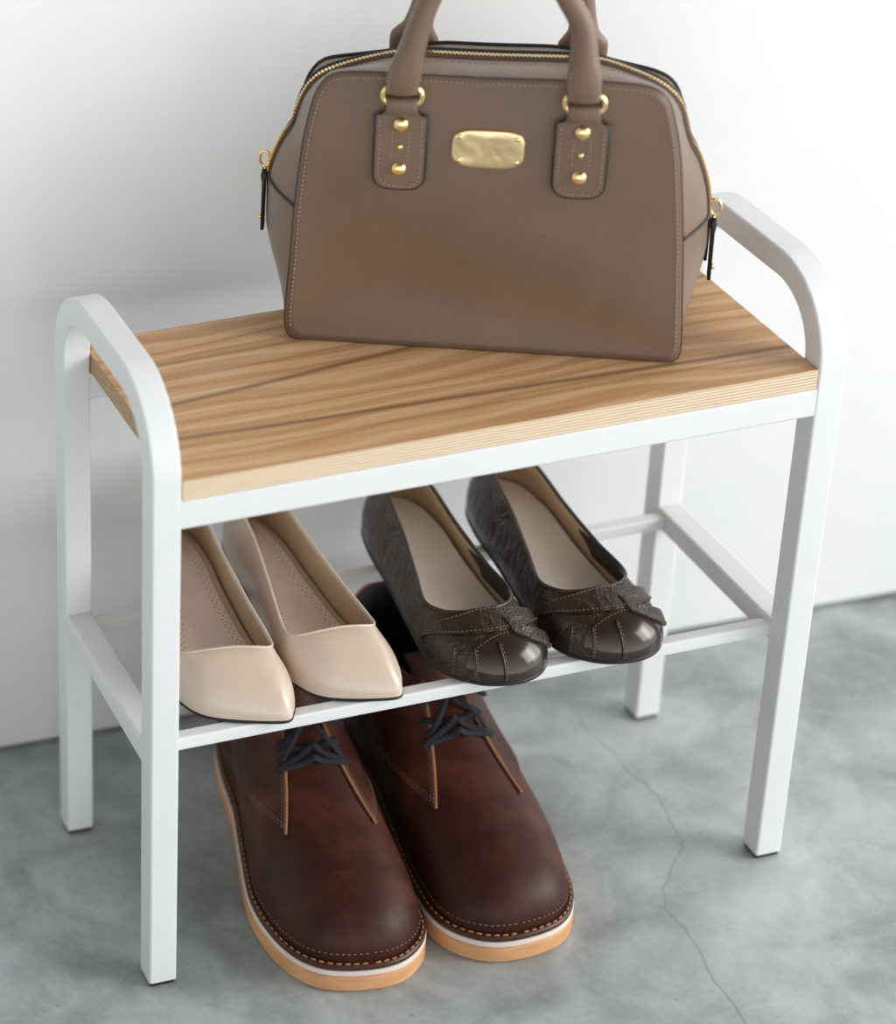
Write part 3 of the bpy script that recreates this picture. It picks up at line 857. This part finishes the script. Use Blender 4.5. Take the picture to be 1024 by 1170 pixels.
def boot(loc, rz, mir, label):
    t = thing('chukka_boot', label, 'boot', loc, rz, 'pair of brown lace-up boots on the floor')
    s = Shoe(boot_rows(mir), .0235, 160)
    s.upper('upper', ['boot', 'lining_dark'], t, .0026, 28)
    s.slab('outsole', 'crepe', t, 0, .0150, .0050, .0025)
    s.slab('midsole', 'gum_lip', t, .0150, .0192, .0050, .0006)
    w_ = s.slab('welt', 'welt', t, .0192, .0238, .0046, .0012)
    mb = MB(); P = []
    for i in list(range(s.n)) + [0]:
        r, nn = s.R[i], s.N[i]; P.append(Vector((r[0] + nn.x * .0022, r[1] + nn.y * .0022, .0242)))
    stitches(mb, P, .0062, .0042, .0008); st = mb.build('welt_stitching', 'thread_orange', w_); st['kind'] = 'stuff'
    mb = MB(); stitches(mb, [s.P(s.m * i / 160, .055, .0004) for i in range(161)], .0042, .0024, .00045); st = mb.build('upper_stitching', 'thread_brown', t); st['kind'] = 'stuff'
    # quarters: from the heel to an angled front edge, one each side
    m_ = s.m
    for sd in (1, -1):
        a_front, a_low, kf = 1.05, 2.75, .60
        def fn(u, w2, sd=sd):
            # u 0..1 from front edge to heel, w2 0 bottom ..1 top
            k = kf_(u) + (1.0 - kf_(u)) * w2
            af = a_edge(k); a = af + (8.0 - af) * u
            return (a * sd, k)
        def kf_(u): return .565 - .50 * smooth01(u * 1.2) if u > 0 else .565
        def a_edge(k): return 1.02 + (.0) * k + 1.05 * max(0, 1 - (k - .565) / .435) ** 1.2 * .55
        q = s.patch('quarter', 'boot', t, fn, 60, 16, .0024, .0003, edge='raw_edge')
        mb = MB()
        for du in (.008, .020):
            stitches(mb, [s.P(*fn(du, .03 + .97 * i / 40), .0026) for i in range(41)], .0030, .0019, .00038)
        for dw in (.035, .075):
            stitches(mb, [s.P(*fn(i / 100, dw), .0026) for i in range(0, 70)], .0034, .0021, .00038)
        mb.build('quarter_stitching', 'thread_brown', q)
        # pale cut edge along the front of the quarter
        tube('quarter_edge', [s.P(*fn(0, i / 30), .0016) for i in range(31)], .0011, 'raw_edge', q, n=8)
    # laces
    def ey(sd, k): 
        a = 1.02 + 1.05 * max(0, 1 - (k - .565) / .435) ** 1.2 * .55 + .16
        return s.P(sd * a, k, .0034)
    ks = (.80, .875, .95)
    mb = MB()
    def strand(p, q, lift=.004, r=.0016):
        c = (p + q) / 2 + Vector((0, -.002, lift)); pts = [p + Vector((0, 0, -.002)), p + Vector((0, -.0005, .0006)), p.lerp(q, .25).lerp(c, .5), c, p.lerp(q, .75).lerp(c, .5), q + Vector((0, -.0005, .0006)), q + Vector((0, 0, -.002))]
        sweep(mb, catmull([tuple(x) for x in pts], 20), circ(r, 8), hint=(.1, -.55, .8), scales=[(.75, 1.75)] * 20)
    strand(ey(-1, ks[0]), ey(1, ks[0]), .0095)
    strand(ey(-1, ks[0]), ey(1, ks[1]), .0085); strand(ey(1, ks[0]), ey(-1, ks[1]), .0105)
    strand(ey(-1, ks[1]), ey(1, ks[2]), .0085)
    kn = (ey(-1, ks[2]) + ey(1, ks[2])) / 2 + Vector((0, -.006, .006))
    sphere(mb, kn, .005, .004, .004)
    for sd in (-1, 1):
        loop = [kn, kn + Vector((sd * .012, -.006, .003)), kn + Vector((sd * .026, -.008, -.004)), kn + Vector((sd * .022, -.001, -.004)), kn + Vector((sd * .008, .002, -.001)), kn]
        sweep(mb, catmull([tuple(x) for x in loop], 26), circ(.0019, 8), hint=(.1, -.55, .8), scales=[(.7, 1.2)] * 26)
        tail = [kn, kn + Vector((sd * .008, -.012, -.004)), kn + Vector((sd * .018, -.020, -.016)), kn + Vector((sd * .024, -.018, -.026))]
        sweep(mb, catmull([tuple(x) for x in tail], 16), circ(.0018, 8), hint=(.1, -.55, .8), scales=[(.7, 1.2)] * 16)
    mb.build('laces', 'lace', t)
    for sd in (-1, 1):
        for k in ks[:2]:
            p = ey(sd, k); mb = MB(); P = [p + Vector((.0022 * math.cos(x), .0022 * math.sin(x) * .8, -.0006 + .0016 * math.sin(x))) for x in [2 * math.pi * i / 12 for i in range(12)]]
            sweep(mb, P, circ(.0006, 6), closed=True); mb.build('eyelet', 'edge_paint', t)
    # tongue standing up inside the throat
    v = []; f = []; nu, nv = 10, 10
    for lay in (0, .0025):
        for i in range(nu + 1):
            for j in range(nv + 1):
                x = (i / nu - .5) * 2; q = s.P(x * 1.15, .93, -.0015); top = Vector((x * .021 * mir, .196 - .012 * (1 - x * x), .150 - .010 * x * x))
                p = q.lerp(top, j / nv); p.z -= .002; p.y += lay + .0015; v.append(p)
    o_ = (nu + 1) * (nv + 1); g = lambda i, j: i * (nv + 1) + j
    for i in range(nu):
        for j in range(nv):
            f.append((g(i, j), g(i + 1, j), g(i + 1, j + 1), g(i, j + 1))); f.append((o_ + g(i, j), o_ + g(i, j + 1), o_ + g(i + 1, j + 1), o_ + g(i + 1, j)))
    bd = [g(i, 0) for i in range(nu)] + [g(nu, j) for j in range(nv)] + [g(i, nv) for i in range(nu, 0, -1)] + [g(0, j) for j in range(nv, 0, -1)]
    for i in range(len(bd)): j = (i + 1) % len(bd); f.append((bd[i], bd[j], o_ + bd[j], o_ + bd[i]))
    mesh_obj('tongue', v, f, 'boot', t)
    return t
boot((.1400, -.0500, 0), math.radians(-7), 1, 'brown leather lace-up boot on the floor, beside the left front leg of the bench')
boot((.2710, -.0530, 0), math.radians(-1.5), -1, 'brown leather lace-up boot on the floor, under the middle of the bench')
